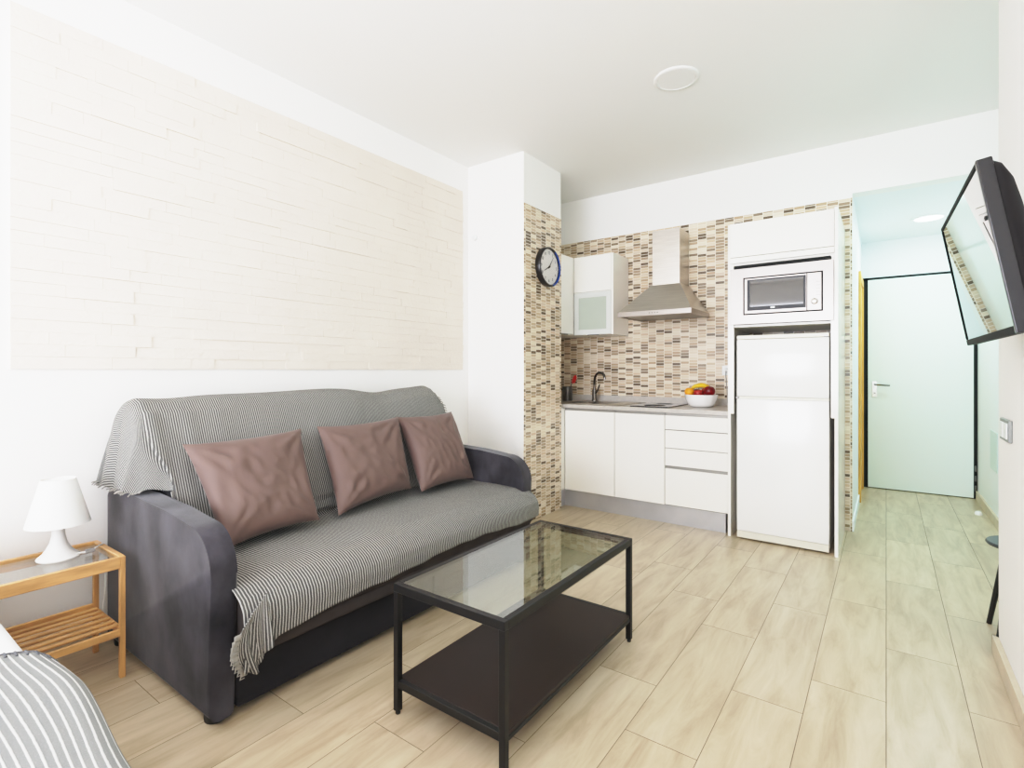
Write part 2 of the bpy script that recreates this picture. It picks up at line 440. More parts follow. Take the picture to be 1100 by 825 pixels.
# ------------------------------------------------------------------ hallway doors
d = struct('door_1', BX(-.148, .646, YH-.02, YH+.02, .008, 2.07, bev=.002), MINTDOOR)
link('door_seal', boxes([(-.196, -.146, YH-.004, YH+.028, 0, 2.095), (-.19, .672, YH-.004, YH+.028, 2.072, 2.095), (.648, .672, YH-.004, YH+.028, .0, 2.095)]), DARKGAP, d)
h = link('door_handle', BX(-.115, -.072, YH-.026, YH-.02, .905, 1.06, bev=.003), WHITEC, d)
link('lever', tube(bmesh.new(), [(-.093, YH-.026, 1.03), (-.093, YH-.06, 1.03), (-.085, YH-.068, 1.03), (.03, YH-.068, 1.022)], .008), STEELD, h, True)
link('keyhole', lathe(bmesh.new(), [(.008, 0), (.007, -.004), (.0001, -.004)], (-.093, YH-.026, .945), 16, 'y'), STEELD, h)
each('hinge', ([(.652, .668, YH-.02, YH-.004, .07+.09*k, .12+.09*k) for k in range(3)]), STEELD, d, bev=.004)
d2 = struct('door_2', BX(XH0, XH0+.008, 5.58, 6.16, .005, 1.98), WOODD)
link('door_casing', boxes([(XH0, XH0+.02, 5.51, 5.58, 0, 2.05), (XH0, XH0+.02, 6.16, 6.23, 0, 2.05), (XH0, XH0+.02, 5.58, 6.16, 1.98, 2.05)], bev=.003), WOODD, d2)
ds = lathe(bmesh.new(), [(.024, 0), (.026, .012), (.018, .028), (.0001, .032)], (.606, 5.615, 0), 20)
tag(link('door_stop', ds, WHITEC, smooth=True), 'small white door stop on the floor near the hallway door', 'door stop')
tag(link('wall_access_panel', BX(XH1-.006, XH1, 5.24, 5.56, .40, .70, bev=.002), mat('grey mint panel', (206, 219, 214), .4)), 'small flush grey service panel low on the right hallway wall', 'panel')

# ------------------------------------------------------------------ sofa
sofa = thing('sofa', 'long charcoal velvet sofa against the left wall, covered by striped throws', 'sofa', (-2.2, 1.72, 0))
def arm_poly():
    x0, x1, z0, z1 = -2.735, -1.766, .022, .672
    p = [(x0, z0), (x1, z0)]
    n = 12
    for i in range(n+1):
        a = PI/2*i/n; p.append((x1-.15+.15*math.cos(a), z1-.03-.15+.15*math.sin(a)))
    p += [(-2.1, z1-.012), (-2.4, z1)]
    p += [(x0+.03, z1+.004), (x0, z1-.03)]
    return p
for y0, y1 in ((.785, .870), (2.562, 2.650)):
    o = link('armrest', prism(bmesh.new(), arm_poly(), y0, y1, 'y', bev=.030, seg=6), VELVET, sofa, True)
def prof_seat(ins=0.0):
    return [(-2.45, .24), (-1.80, .24)] + [(-1.735, .25), (-1.708, .29), (-1.702, .34), (-1.712, .385), (-1.745, .42), (-1.80, .437), (-1.95, .444), (-2.45, .446)]
link('seat_cushion', prism(bmesh.new(), prof_seat(), .874, 2.60, 'y', bev=.02, seg=4), STRIP, sofa, True)
link('seat_platform', BX(-2.5, -1.722, .874, 2.558, .205, .262, bev=.015, seg=3), STRIP, sofa, True)
each('front_panel', ([(-2.4, -1.772, .874, 1.806, .03, .21), (-2.4, -1.772, 1.812, 2.558, .03, .21)]), VELVETD, sofa, bev=.008, seg=3)
bp_ = [(-2.70, .05), (-2.30, .05), (-2.255, .44), (-2.33, .66), (-2.455, .92), (-2.495, .975), (-2.54, 1.005), (-2.59, 1.012), (-2.64, 1.0), (-2.675, .95), (-2.70, .85)]
link('backrest', prism(bmesh.new(), bp_, .885, 2.555, 'y', bev=.03, seg=4), VELVETD, sofa, True)
for x, y in ((-1.83, .83), (-2.66, .83), (-1.83, 2.605), (-2.66, 2.605)):
    link('foot', lathe(bmesh.new(), [(.034, 0), (.036, .01), (.036, .05)], (x, y, 0), 20), PLASTICB, sofa, True)

# seat throw -----------------------------------------------------------------
def polyline(pts, t):
    L = [0]
    for a, b in zip(pts, pts[1:]): L.append(L[-1]+math.hypot(b[0]-a[0], b[1]-a[1]))
    s = t*L[-1]
    for i in range(len(pts)-1):
        if s <= L[i+1] or i == len(pts)-2:
            k = (s-L[i])/max(1e-9, L[i+1]-L[i])
            return (pts[i][0]+(pts[i+1][0]-pts[i][0])*k, pts[i][1]+(pts[i+1][1]-pts[i][1])*k), s
def smooth01(x): x = max(0, min(1, x)); return x*x*(3-2*x)
def hem_z(y):
    pts = [(.86, .185), (.90, .215), (.97, .258), (1.2, .283), (1.45, .30), (1.75, .318), (2.1, .315), (2.4, .30), (2.64, .30)]
    for a, b in zip(pts, pts[1:]):
        if y <= b[0]: return a[1]+(b[1]-a[1])*max(0, (y-a[0]))/(b[0]-a[0])
    return pts[-1][1]
def seat_fn(a, b):
    ys = .878-.026*smooth01((b-.45)/.2); y = ys+(2.625-ys)*a
    hz = hem_z(y)+.004*math.sin(y*7)+.002*math.sin(y*33+1)
    base = [(-2.262, .56), (-2.268, .475), (-2.235, .462), (-2.1, .459), (-1.95, .458), (-1.82, .452), (-1.76, .437), (-1.718, .412), (-1.695, .38), (-1.688, .34), (-1.690, min(.325, hz+.02)), (-1.690, hz)]
    (x, z), s = polyline(base, b)
    # soft wrinkles
    w = noise.noise(Vector((y*5, x*2.2, 3)))*.008+noise.noise(Vector((y*14, x*4, 7)))*.0035
    w += .0022*smooth01((b-.7)/.3)*math.sin(y*27+math.sin(y*9)*1.5)
    if b > .5: x += abs(w)*1.0
    z += max(-.002, w*.8) if b < .75 else 0
    yy = y
    # far end tucks over the front of the cushion
    e = smooth01((y-2.5)/.12)
    if b > .5: x -= e*.012
    return Vector((x, yy, z)), (y+.012*math.sin(s*7), s)
st = grid('seat_throw', seat_fn, 230, 90, THROW, thick=.004)
tag(st, 'grey and white striped throw spread over the sofa seat, front hem hanging down', 'throw')
# spilled corner flap hanging over the near arm front (part of the same cloth)
def flap_fn(a, b):
    # a: 0 = at seat inner corner .. 1 = free fringed edge ; b: 0 top .. 1 bottom
    top = Vector((-1.692, .935, .41)).lerp(Vector((-1.735, .842, .388)), a)
    top = Vector((-1.70+.012*a, .925-.085*a, .425-.085*a))
    bot = Vector((-1.688-.035*a, .935-.085*a+.03*a, .255-.085*math.sin(min(1, a*1.25)*PI*.5)))
    p = top.lerp(bot, b)
    p.y -= .042*a*math.sin(b*PI*.9)*(1-.45*b)
    f = .010*math.sin(a*9+b*1.5)+.006*math.sin(a*19+1)
    p.x += .016+f*(.25+b)
    return p, (.93-a*.17+.01*b, .1+b*.24)
fp = grid('corner_flap', flap_fn, 40, 40, THROW, st, thick=.004)
bm = bmesh.new()
for k in range(9):
    b = .12+k*.105
    p = flap_fn(1, b)[0]; q = p+Vector((.004, -.016, -.012))
    box(bm, p.x-.003, p.x+.004, q.y-.001, p.y+.004, p.z-.010, p.z+.006, bev=.0015, seg=1)
    tube(bm, [p+Vector((0, -.012, .004)), q+Vector((0, -.004, -.004)), p+Vector((.002, -.006, -.016))], .0022, 6)
link('fringe', bm, mat('grey white fringe', (150, 147, 140), .9), st, True)

# back throw -----------------------------------------------------------------
bprof = [(-2.250, .490), (-2.262, .52), (-2.320, .66), (-2.385, .80), (-2.438, .93), (-2.470, 1.0), (-2.515, 1.047), (-2.565, 1.062), (-2.615, 1.056), (-2.66, 1.03), (-2.695, .98), (-2.715, .88), (-2.718, .78)]
def top_dip(y):
    # gentle waves of the top edge, lowest three quarters along
    return -.006+.010*math.exp(-((y-1.75)/.25)**2)-.024*math.exp(-((y-2.1)/.16)**2)+.008*math.exp(-((y-2.5)/.08)**2)-.01*math.exp(-((y-.95)/.12)**2)
def back_fn(a, b):
    q0 = .19
    (x, z), s = polyline(bprof, b)
    if a >= q0:
        k = (a-q0)/(1-q0); ys = .895-.058*smooth01((z-.70)/.22); y = ys+(2.575-ys)*k
        hi = smooth01((z-.75)/.25)
        z += top_dip(y)*hi
        w = noise.noise(Vector((y*4, s*3, 11)))*.010+noise.noise(Vector((y*12, s*4, 5)))*.004
        fan = .006*math.sin(y*44+s*3)*smooth01(1-(y-.9)/.35)
        if z < 1.0: x += abs(w)+.001+max(0, fan)
        e = smooth01((y-2.50)/.075)
        if z > .95: z -= .03*e*e
        # the cloth's diagonal pull near the left end
        return Vector((x, y, z)), (y, s)
    q = 1-a/q0                       # 0 at the top edge, 1 at the hem on the arm
    zr = .684                        # rests on the arm top
    y = .895-.058*smooth01((z-.70)/.22)
    if z > zr:
        k = smooth01((z-zr)/.17)
        zz = z+(zr-z)*(q**1.3)
        out = .030*(1-math.exp(-q/.10))+.048*q
        fold = .010*math.sin(b*46)+.007*math.sin(b*27+2)
        y2 = y-k*(out+fold*q)
        rear = smooth01((-2.45-x)/.25)
        x2 = x+(-2.47-x)*.18*q*(1-rear)*0-.02*q*rear
        if zz < .745 and y2 < .9: zz = max(zz, .682+.008*(1+math.sin(b*46))*q)
        top = top_dip(.9)*smooth01((z-.75)/.25)*(1-q)
        zz += top
        if q < .25: zz -= 0
    else:
        y2 = y-.012*q; x2 = x+.004*q; zz = z
    return Vector((x2, y2, zz)), (y-(q*(z-zr+.04) if z > zr else q*.04), s)
bt = grid('back_throw', back_fn, 260, 110, THROWB, thick=.004)
tag(bt, 'grey and white striped throw draped over the sofa backrest and left arm', 'throw')
bm = bmesh.new()
for k in range(34):
    b = .33+k*.0195
    if b > .97: break
    p = back_fn(0, b)[0]
    tube(bm, [p+Vector((0, .002, .001)), p+Vector((.002*math.sin(k*3), -.008, -.001)), p+Vector((.004*math.sin(k*5), -.016, -.006-.004*math.cos(k*2)))], .0022, 5)
link('fringe', bm, bpy.data.materials['grey white fringe'], bt, True)
bm = bmesh.new()
for k in range(10):
    p = back_fn(1, .40+k*.018)[0]
    tube(bm, [p, p+Vector((.004, .010, -.003)), p+Vector((.008, .016, -.010))], .003, 5)
link('fringe', bm, bpy.data.materials['grey white fringe'], bt, True)

# pillows --------------------------------------------------------------------
def pillow(BL, BR, TR, TL, label, seed, th=.075):
    BL, BR, TR, TL = map(Vector, (BL, BR, TR, TL))
    c = (BL+BR+TR+TL)/4; ex = ((BR-BL)+(TR-TL)).normalized(); ez = ((TL-BL)+(TR-BR)).normalized(); nrm = ex.cross(ez).normalized()
    if nrm.x < 0: nrm = -nrm
    n = 44; bm = bmesh.new(); V = {}
    for side in (1, -1):
        for i in range(n+1):
            for j in range(n+1):
                u, v = i/n, j/n
                if side == -1 and (i in (0, n) or j in (0, n)): V[side, i, j] = V[1, i, j]; continue
                p = BL.lerp(BR, u).lerp(TL.lerp(TR, u), v)
                du, dv = 2*u-1, 2*v-1
                # concave sides between pulled-out corners
                p -= ex*du*.020*(1-dv*dv)*abs(du); p -= ez*dv*.018*(1-du*du)*abs(dv)
                puff = max(0, (1-du**4)*(1-dv**4))**.52*(1-.2*(du*du+dv*dv)/2)
                wr = 0
                q = Vector((u*3+seed, v*3, seed*1.7))
                wr += noise.noise(q)*.012+abs(noise.noise(q*2.1))*-.012+abs(noise.noise(Vector((u*9+v*4+seed, v*3-u*5, seed))))*-.010
                for cu, cv in ((0, 0), (1, 0), (1, 1), (0, 1)):
                    r = math.hypot(u-cu, v-cv); an = math.atan2(v-cv, u-cu)
                    wr += .006*math.exp(-((r-.25)/.16)**2)*math.sin(an*13+seed*5+cu*2)
                e = min(1, 6*min(u, 1-u, v, 1-v))
                p += nrm*side*(th*puff)+nrm*wr*e*(1 if side == 1 else .3)
                V[side, i, j] = bm.verts.new(p)
        for i in range(n):
            for j in range(n):
                fs = (V[side, i, j], V[side, i+1, j], V[side, i+1, j+1], V[side, i, j+1])
                bm.faces.new(fs if side == 1 else fs[::-1])
    o = link('throw_pillow', bm, PILLOW, smooth=True)
    tag(o, label, 'pillow', 'mauve brown pillows on the sofa')
    # sewn seam cord
    return o
pillow((-2.05, .955, .482), (-2.085, 1.395, .492), (-2.33, 1.455, .885), (-2.33, .925, .868), 'crumpled mauve brown pillow nearest the lamp, leaning at the sofa left end', 1.3)
pillow((-2.10, 1.505, .482), (-2.17, 2.035, .505), (-2.345, 2.095, .897), (-2.35, 1.555, .885), 'mauve brown pillow in the middle of the three on the sofa', 2.6)
pillow((-2.10, 2.045, .492), (-2.115, 2.515, .488), (-2.335, 2.545, .897), (-2.365, 2.100, .893), 'mauve brown pillow at the sofa right end beside the far arm', 4.4)

# ------------------------------------------------------------------ coffee table
ct = thing('coffee_table', 'black metal coffee table with clear glass top and dark lower shelf', 'coffee table', (-1.125, 1.655, 0))
x0, x1, y0, y1, zt = -1.362, -.889, 1.194, 2.119, .445
f = .022
link('top_frame', boxes([(x0, x1, y0, y0+f, zt-.028, zt), (x0, x1, y1-f, y1, zt-.028, zt), (x0, x0+f, y0+f, y1-f, zt-.028, zt), (x1-f, x1, y0+f, y1-f, zt-.028, zt)], bev=.0015, seg=1), BLACKM, ct)
link('glass_top', BX(x0+f-.004, x1-f+.004, y0+f-.004, y1-f+.004, zt-.007, zt-.001), GLASS, ct)
for x in (x0, x1-f):
    for y in (y0, y1-f):
        lg = link('leg', BX(x, x+f, y, y+f, .012, zt-.028, bev=.0015, seg=1), BLACKM, ct)
        link('foot_glide', lathe(bmesh.new(), [(.008, 0), (.009, .004), (.006, .013)], (x+f/2, y+f/2, 0), 14), PLASTICB, lg)
link('shelf', BX(x0+.004, x1-.004, y0+f, y1-f, .104, .118, bev=.001, seg=1), SHELFM, ct)
each('shelf_rail', ([(x0+f, x1-f, y0+.002, y0+f-.001, .092, .118), (x0+f, x1-f, y1-f+.001, y1-.002, .092, .118), (x0+.002, x0+.016, y0+f, y1-f, .090, .1035), (x1-.016, x1-.002, y0+f, y1-f, .090, .1035)]), BLACKM, ct, bev=.001, seg=1)

# ------------------------------------------------------------------ nightstand
ns = thing('nightstand', 'small bamboo side table with glass top and slatted shelf between bed and sofa', 'side table', (-2.515, .565, 0))
x0, x1, y0, y1, zt = -2.672, -2.355, .352, .742, .462
lw = .020
for x in (x0, x1-lw):
    for y in (y0, y1-lw):
        link('leg', BX(x, x+lw, y, y+lw*.9, 0, zt, bev=.002, seg=1), mat('bamboo upright', (198, 153, 103), .4, var=.12, vscale=6, stretch=(6, 6, 1)) if 'bamboo upright' not in bpy.data.materials else bpy.data.materials['bamboo upright'], ns)
each('top_rail', ([(x1-.018, x1+.001, y0+lw, y1-lw*.9, zt-.044, zt), (x0, x0+.018, y0+lw, y1-lw*.9, zt-.044, zt)]), BAMBOO, ns, bev=.002, seg=1)
each('end_rail', ([(x0+lw, x1-lw, y1-.020, y1-.001, zt-.030, zt), (x0+lw, x1-lw, y0+.001, y0+.020, zt-.030, zt)]), BAMBOOX, ns, bev=.002, seg=1)
link('glass_top', BX(x0+.018, x1-.018, y0+.02, y1-.02, zt-.012, zt-.007), GLASSN, ns)
each('shelf_rail', ([(x1-.016, x1-.001, y0+lw, y1-lw*.9, .160, .186), (x0+.001, x0+.016, y0+lw, y1-lw*.9, .160, .205)]), BAMBOO, ns, bev=.0015, seg=1)
each('shelf_end_rail', ([(x0+lw, x1-lw, y1-.020, y1-.004, .162, .184), (x0+lw, x1-lw, y0+.004, y0+.020, .162, .184)]), BAMBOOX, ns, bev=.0015, seg=1)
for k in range(6):
    xx = x0+.026+k*.0465
    link('slat', BX(xx, xx+.022, y0+.012, y1-.012, .184, .193, bev=.0015, seg=1), BAMBOO, ns)

# lamp
lx, ly, lz = -2.56, .588, zt-.007
lp = thing('table_lamp', 'small white table lamp with flared base on the bamboo side table', 'lamp', (lx, ly, lz))
link('base', lathe(bmesh.new(), [(.064, 0), (.066, .005), (.062, .010), (.049, .021), (.038, .036), (.027, .058), (.021, .085), (.019, .115), (.022, .130), (.024, .150)], (lx, ly, lz), 40), LAMPW, lp, True)
sh = bmesh.new(); lathe(sh, [(.098, .130), (.053, .302), (.052, .302), (.0965, .130), (.098, .130)], (lx, ly, lz), 48, opened=True)
link('lamp_shade', sh, SHADE, lp, True)
link('shade_ring', lathe(bmesh.new(), [(.053, .296), (.052, .297), (.03, .290), (.03, .288), (.0525, .293)], (lx, ly, lz), 32, opened=True), LAMPW, lp, True)
bulb = lathe(bmesh.new(), [(.0001, .235), (.02, .228), (.028, .205), (.022, .18), (.013, .165), (.013, .15)], (lx, ly, lz), 20); link('bulb', bulb, WHITEC, lp, True)
cb = [(lx+.04, ly+.045, lz+.012), (lx+.05, ly+.08, lz+.014), (lx+.03, ly+.115, lz+.02), (lx-.01, ly+.137, zt+.004), (lx-.03, ly+.147, zt+.003), (lx-.035, ly+.153, zt-.03), (lx-.03, ly+.155, .36), (lx-.02, ly+.152, .28), (lx-.035, ly+.150, .21), (lx-.08, ly+.152, .08), (lx-.16, ly+.150, .012)]
def spl(pts, n=6):
    P = [Vector(p) for p in pts]; P = [P[0]]+P+[P[-1]]; out = []
    for i in range(1, len(P)-2):
        for k in range(n):
            t = k/n; a, b, c, d_ = P[i-1], P[i], P[i+1], P[i+2]
            out.append(.5*((2*b)+(c-a)*t+(2*a-5*b+4*c-d_)*t*t+(3*b-a-3*c+d_)*t**3))
    out.append(P[-2]); return out
pc = link('power_cord', tube(bmesh.new(), spl(cb), .0028, 8), CABLE, lp, True)
link('cord_switch', BX(lx+.042, lx+.060, ly+.068, ly+.098, lz+.008, lz+.021, bev=.003), mat('grey cord switch', (140, 138, 134), .5), lp)

# ------------------------------------------------------------------ bed
bd = thing('bed', 'single bed with white sheet in the near left corner', 'bed', (-1.80, -.10, 0))
def rbox(name, x0, x1, y0, y1, z0, z1, r, m, par):
    return link(name, BX(x0, x1, y0, y1, z0, z1, bev=r, seg=6), m, par, True)
rbox('base', -2.76, -.84, -.545, .325, .08, .28, .02, BEDB, bd)
rbox('mattress', -2.77, -.82, -.56, .335, .28, .492, .035, SHEET, bd)
for x, y in ((-2.70, -.5), (-2.70, .27), (-.90, -.5), (-.90, .27)):
    link('leg', lathe(bmesh.new(), [(.022, 0), (.026, .08)], (x, y, 0), 16), PLASTICB, bd, True)
pl_ = rbox('pillow', -2.74, -2.36, -.45, .25, .4935, .60, .05, SHEET, None)
tag(pl_, 'white pillow at the wall end of the bed', 'pillow')
# striped blanket laid across the bed with rounded corner, dark stitched edge
XB = -1.69
def bl_fn(a, b):
    # a along x from the stitched edge toward the foot, b across: side hang (+y) -> top -> other side
    prof = [(.343, .30), (.344, .40), (.345, .462), (.336, .492), (.315, .505), (.25, .509), (-.1, .511), (-.45, .509), (-.54, .503), (-.572, .47), (-.58, .38)]
    (y, z), s = polyline(prof, b)
    cr = .0
    if y > .10:       # rounded corner
        dd = (y-.10)/.25+max(0, (.50-z))/.25; dd = min(1.0, dd); cr = .13*(1-math.sqrt(max(0, 1-dd*dd)))
    x = XB+cr+(1-a)*0+a*(-.86-XB-cr)
    z += .004*noise.noise(Vector((x*6, y*6, 2)))+.003*math.sin(y*200)*0
    if a > .97: pass
    yy = y+(.026*math.exp(-((x+1.42)/.22)**2)-.008*smooth01((x+1.3)/.4))*smooth01((y-.2)/.12)
    return Vector((x, yy, z)), (s+.003*math.sin(x*9), x)
bk = grid('striped_blanket', bl_fn, 70, 110, BLANKET, thick=.010)
tag(bk, 'pale grey blanket with white stripes and dark stitched edge on the bed', 'blanket')
bm = bmesh.new(); last = None
pts = [bl_fn(0, k/160)[0] for k in range(161)]
tube(bm, [p+Vector((.0, 0, .001)) for p in pts], .0065, 8)
for k in range(2, 159, 2):
    p, q = pts[k], pts[k+1]
    d_ = (q-p).normalized(); n_ = Vector((1, 0, 0))
    tube(bm, [p+Vector((-.003, 0, .006)), p+Vector((.012, 0, .0085)), p+Vector((.022, 0, .006))], .0028, 5)
link('stitched_edge', bm, PIPING, bk, True)

# ------------------------------------------------------------------ kitchen
YF = 3.885                      # plane of the lower fronts
XK0, XK1 = -2.25, -.9105
# worktop L with upstand
wt = tag(link('worktop', boxes([(XL, XK1, YF-.015, YB-.004, .85, .88), (XL, XK0-.01, 3.802, YF-.015, .85, .88), (XL, XK1, YB-.018, YB-.004, .88, .935)], bev=.002), WORKTOP),
         'light grey kitchen worktop with low upstand over the white base cabinets', 'worktop')
xs = [-2.245, -1.784, -1.370, -.911]
def base_door_unit(xa, xb, label):
    t = thing('base_cabinet', label, 'cabinet', ((xa+xb)/2, YF+.3, .13), 'white base cabinets under the worktop')
    link('carcass', BX(xa+.001, xb-.001, YF+.02, YB-.01, .142, .849), GAPM, t)
    dr = link('door', BX(xa+.0025, xb-.0025, YF, YF+.019, .147, .828, bev=.0015), CABW, t)
    link('grip_rail', BX(xa+.002, xb-.002, YF+.006, YF+.02, .829, .849), CABD, t)
base_door_unit(xs[0], xs[1]-.0, 'white base cabinet with one plain door, under the sink')
base_door_unit(xs[1], xs[2], 'white base cabinet with one plain door, under the hob')
t = thing('drawer_cabinet', 'white base cabinet with four drawers, left of the fridge', 'cabinet', ((xs[2]+xs[3])/2, YF+.3, .13))
link('carcass', BX(xs[2]+.001, xs[3]-.001, YF+.02, YB-.01, .142, .849), GAPM, t)
for a, b in ((.722, .828), (.582, .716), (.448, .577), (.150, .425)):
    link('drawer', BX(xs[2]+.0025, xs[3]-.0025, YF, YF+.019, a, b, bev=.0015), CABW, t)
each('grip_rail', ([(xs[2]+.002, xs[3]-.002, YF+.006, YF+.02, .829, .849), (xs[2]+.002, xs[3]-.002, YF+.006, YF+.02, .426, .447)]), CABD, t)
cf = thing('corner_cabinet', 'narrow white corner cabinet beside the tiled pillar', 'cabinet', (-2.5, 4.1, .13))
link('carcass', BX(XL+.002, XK0-.012, 3.806, YB-.01, .142, .849), CABS, cf)
link('door', BX(XK0-.012, XK0+.004, 3.806, YF+.0, .147, .845, bev=.0015), CABW, cf)
tag(link('kitchen_plinth', boxes([(XK0-.03, XK0-.015, 3.806, YF+.04, 0, .14), (XK0-.016, XK1-.025, YF+.035, YF+.05, 0, .14)]), PLINTH), 'brushed aluminium plinth strip along the floor under the base cabinets', 'plinth')

# tall fridge housing
HX0, HX1, HY = -.889, -.262, 3.835
th = thing('tall_cabinet', 'tall white housing around the fridge and the microwave, with top door', 'cabinet', ((HX0+HX1)/2, 4.15, 0))
link('left_panel', BX(-.909, -.889, YF-.018, YB-.006, 0, 2.195, bev=.001), CABW, th)
link('right_panel', BX(-.262, -.243, 3.812, YB-.006, 0, 2.195, bev=.001), CABW, th)
each('front_stile', ([(-.8888, -.862, HY, HY+.018, .868, 1.90), (-.283, -.2622, HY, HY+.018, .868, 1.90)]), CABW, th)
link('top_door', BX(-.887, -.265, HY-.004, HY+.014, 1.955, 2.190, bev=.0015), CABW, th)
link('flap_rail', BX(-.887, -.265, HY-.002, HY+.014, 1.915, 1.952, bev=.0015), CABW, th)
each('carcass_board', ([(-.8885, -.263, HY+.016, YB-.006, 1.90, 1.915), (-.8885, -.263, HY+.016, YB-.006, 2.18, 2.195), (-.8885, -.263, HY+.016, YB-.006, 1.470, 1.486), (-.8885, -.263, YB-.02, YB-.006, 1.915, 2.18)]), CABS, th)

mw = thing('microwave', 'built-in steel microwave with dark window above the fridge', 'microwave', ((HX0+HX1)/2, 4.0, 1.487))
mx0, mx1, mz0, mz1, my = -.880, -.268, 1.488, 1.868, HY-.022
ix0, ix1, iz0, iz1 = -.796, -.324, 1.548, 1.804
link('trim_frame', boxes([(mx0, mx1, my, my+.02, mz0, iz0), (mx0, mx1, my, my+.02, iz1, mz1), (mx0, ix0, my, my+.02, iz0, iz1), (ix1, mx1, my, my+.02, iz0, iz1)]), MWF, mw)
link('inner_gap', BX(ix0, ix1, my+.012, my+.02, iz0, iz1), DARKGAP, mw)
link('body', BX(-.85, -.30, my+.0205, 4.3, 1.4885, 1.85), STEELD, mw)
xc = -.413
g_ = .008
dm = link('door', BX(ix0+g_, xc-.001, my-.004, my+.011, iz0+g_, iz1-g_, bev=.002), MWF, mw)
link('window_surround', BX(-.770, xc-.006, my-.0055, my-.0035, 1.576, 1.786), mat('matt black glass print', (30, 29, 30), .45), dm)
link('window', BX(-.752, xc-.020, my-.0065, my-.0045, 1.602, 1.776), MWG, dm)
bm = bmesh.new(); box(bm, -.625, -.600, my-.0066, my-.0054, 1.586, 1.597)
link('logo', bm, SWW, dm)
cp = link('control_panel', BX(xc+.001, ix1-g_, my-.004, my+.011, iz0+g_, iz1-g_, bev=.002), MWF, mw)
link('display', BX(xc+.008, ix1-g_-.006, my-.0055, my-.0035, 1.750, 1.785), MWP, cp)
link('knob', lathe(bmesh.new(), [(.020, 0), (.019, -.014), (.016, -.016), (.0001, -.016)], (-.371, my-.004, 1.612), 28, 'y'), STEEL, cp, True)
each('marking', ([(xc+.050, ix1-g_-.006, my-.0052, my-.0038, 1.650+.021*k, 1.653+.021*k) for k in range(5)]), STEELD, cp)
link('vent_gap', BX(mx0+.02, mx1-.012, my+.012, my+.02, mz1, mz1+.020), DARKGAP, mw)

# fridge
FX0, FX1, FY = -.845, -.293, 3.845
fr = thing('fridge', 'tall white two-door fridge with freezer on top, beside the hallway', 'fridge', ((FX0+FX1)/2, 4.1, 0))
link('cabinet', BX(FX0, FX1, FY+.045, 4.44, .02, 1.405, bev=.004), FRIDGE, fr)
link('top_trim', BX(FX0, FX1, FY+.002, FY+.30, 1.385, 1.412, bev=.004), FRIDGET, fr)
link('freezer_door', BX(FX0, FX1, FY, FY+.042, .990, 1.383, bev=.006, seg=3), FRIDGE, fr, True)
ld = link('fridge_door', BX(FX0, FX1, FY, FY+.042, .058, .974, bev=.006, seg=3), FRIDGE, fr, True)
link('handle_strip', BX(FX0+.002, FX1-.002, FY+.003, FY+.03, .975, .989), FRIDGET, fr)
link('bottom_strip', BX(FX0+.002, FX1-.002, FY+.002, FY+.04, .012, .057), FRIDGET, fr)
each('hinge', ([(FX0-.004, FX0+.016, FY-.004, FY+.02, .976, .988), (FX1-.03, FX1-.004, FY-.003, FY+.01, 1.386, 1.396)]), STEELD, fr, bev=.001)
for x in (FX0+.05, FX1-.05):
    for y in (FY+.07, 4.38): link('foot', lathe(bmesh.new(), [(.016, 0), (.016, .02)], (x, y, 0), 12), PLASTICB, fr)

# wall cabinets
UY = 4.165
uc = thing('wall_cabinet', 'white wall cabinet with frosted glass lower door, left of the hood', 'cabinet', (-2.12, 4.33, 1.487))
ux0, ux1 = -2.315, -1.924
link('carcass', BX(ux0, ux1-.018, UY+.02, YB-.006, 1.490, 2.195), CABS, uc)
link('side_panel', BX(ux1-.018, ux1, UY, YB-.006, 1.487, 2.197, bev=.001), CABW, uc)
link('upper_door', BX(ux0+.002, ux1-.020, UY, UY+.019, 1.876, 2.195, bev=.0015), CABW, uc)
fr0, fr1, fz0, fz1 = ux0+.004, ux1-.020, 1.490, 1.868
w_ = .046
gd = link('glass_door', boxes([(fr0, fr1, UY, UY+.019, fz0, fz0+w_), (fr0, fr1, UY, UY+.019, fz1-w_, fz1), (fr0, fr0+w_, UY, UY+.019, fz0+w_, fz1-w_), (fr1-w_, fr1, UY, UY+.019, fz0+w_, fz1-w_)], bev=.001, seg=1), mat('pale aluminium door frame', (214, 216, 211), .35), uc)
link('pane', BX(fr0+w_, fr1-w_, UY+.006, UY+.010, fz0+w_, fz1-w_), FROST, gd)
link('handle', BX(-2.17, -2.06, UY-.014, UY+.004, 1.482, 1.490, bev=.002), STEELD, gd)
lc = thing('corner_wall_cabinet', 'white corner wall cabinet between the tiled pillar and the glass-door cabinet', 'cabinet', (-2.55, 4.1, 1.487))
link('carcass', BX(XL+.002, ux0-.02, 3.806, YB-.006, 1.490, 2.195), CABS, lc)
link('door', BX(ux0-.02, ux0-.001, 3.806, UY, 1.500, 2.195, bev=.0015), CABW, lc)
link('handle', BX(ux0-.012, ux0+.010, 3.86, 4.05, 1.488, 1.497, bev=.002), STEELD, lc)

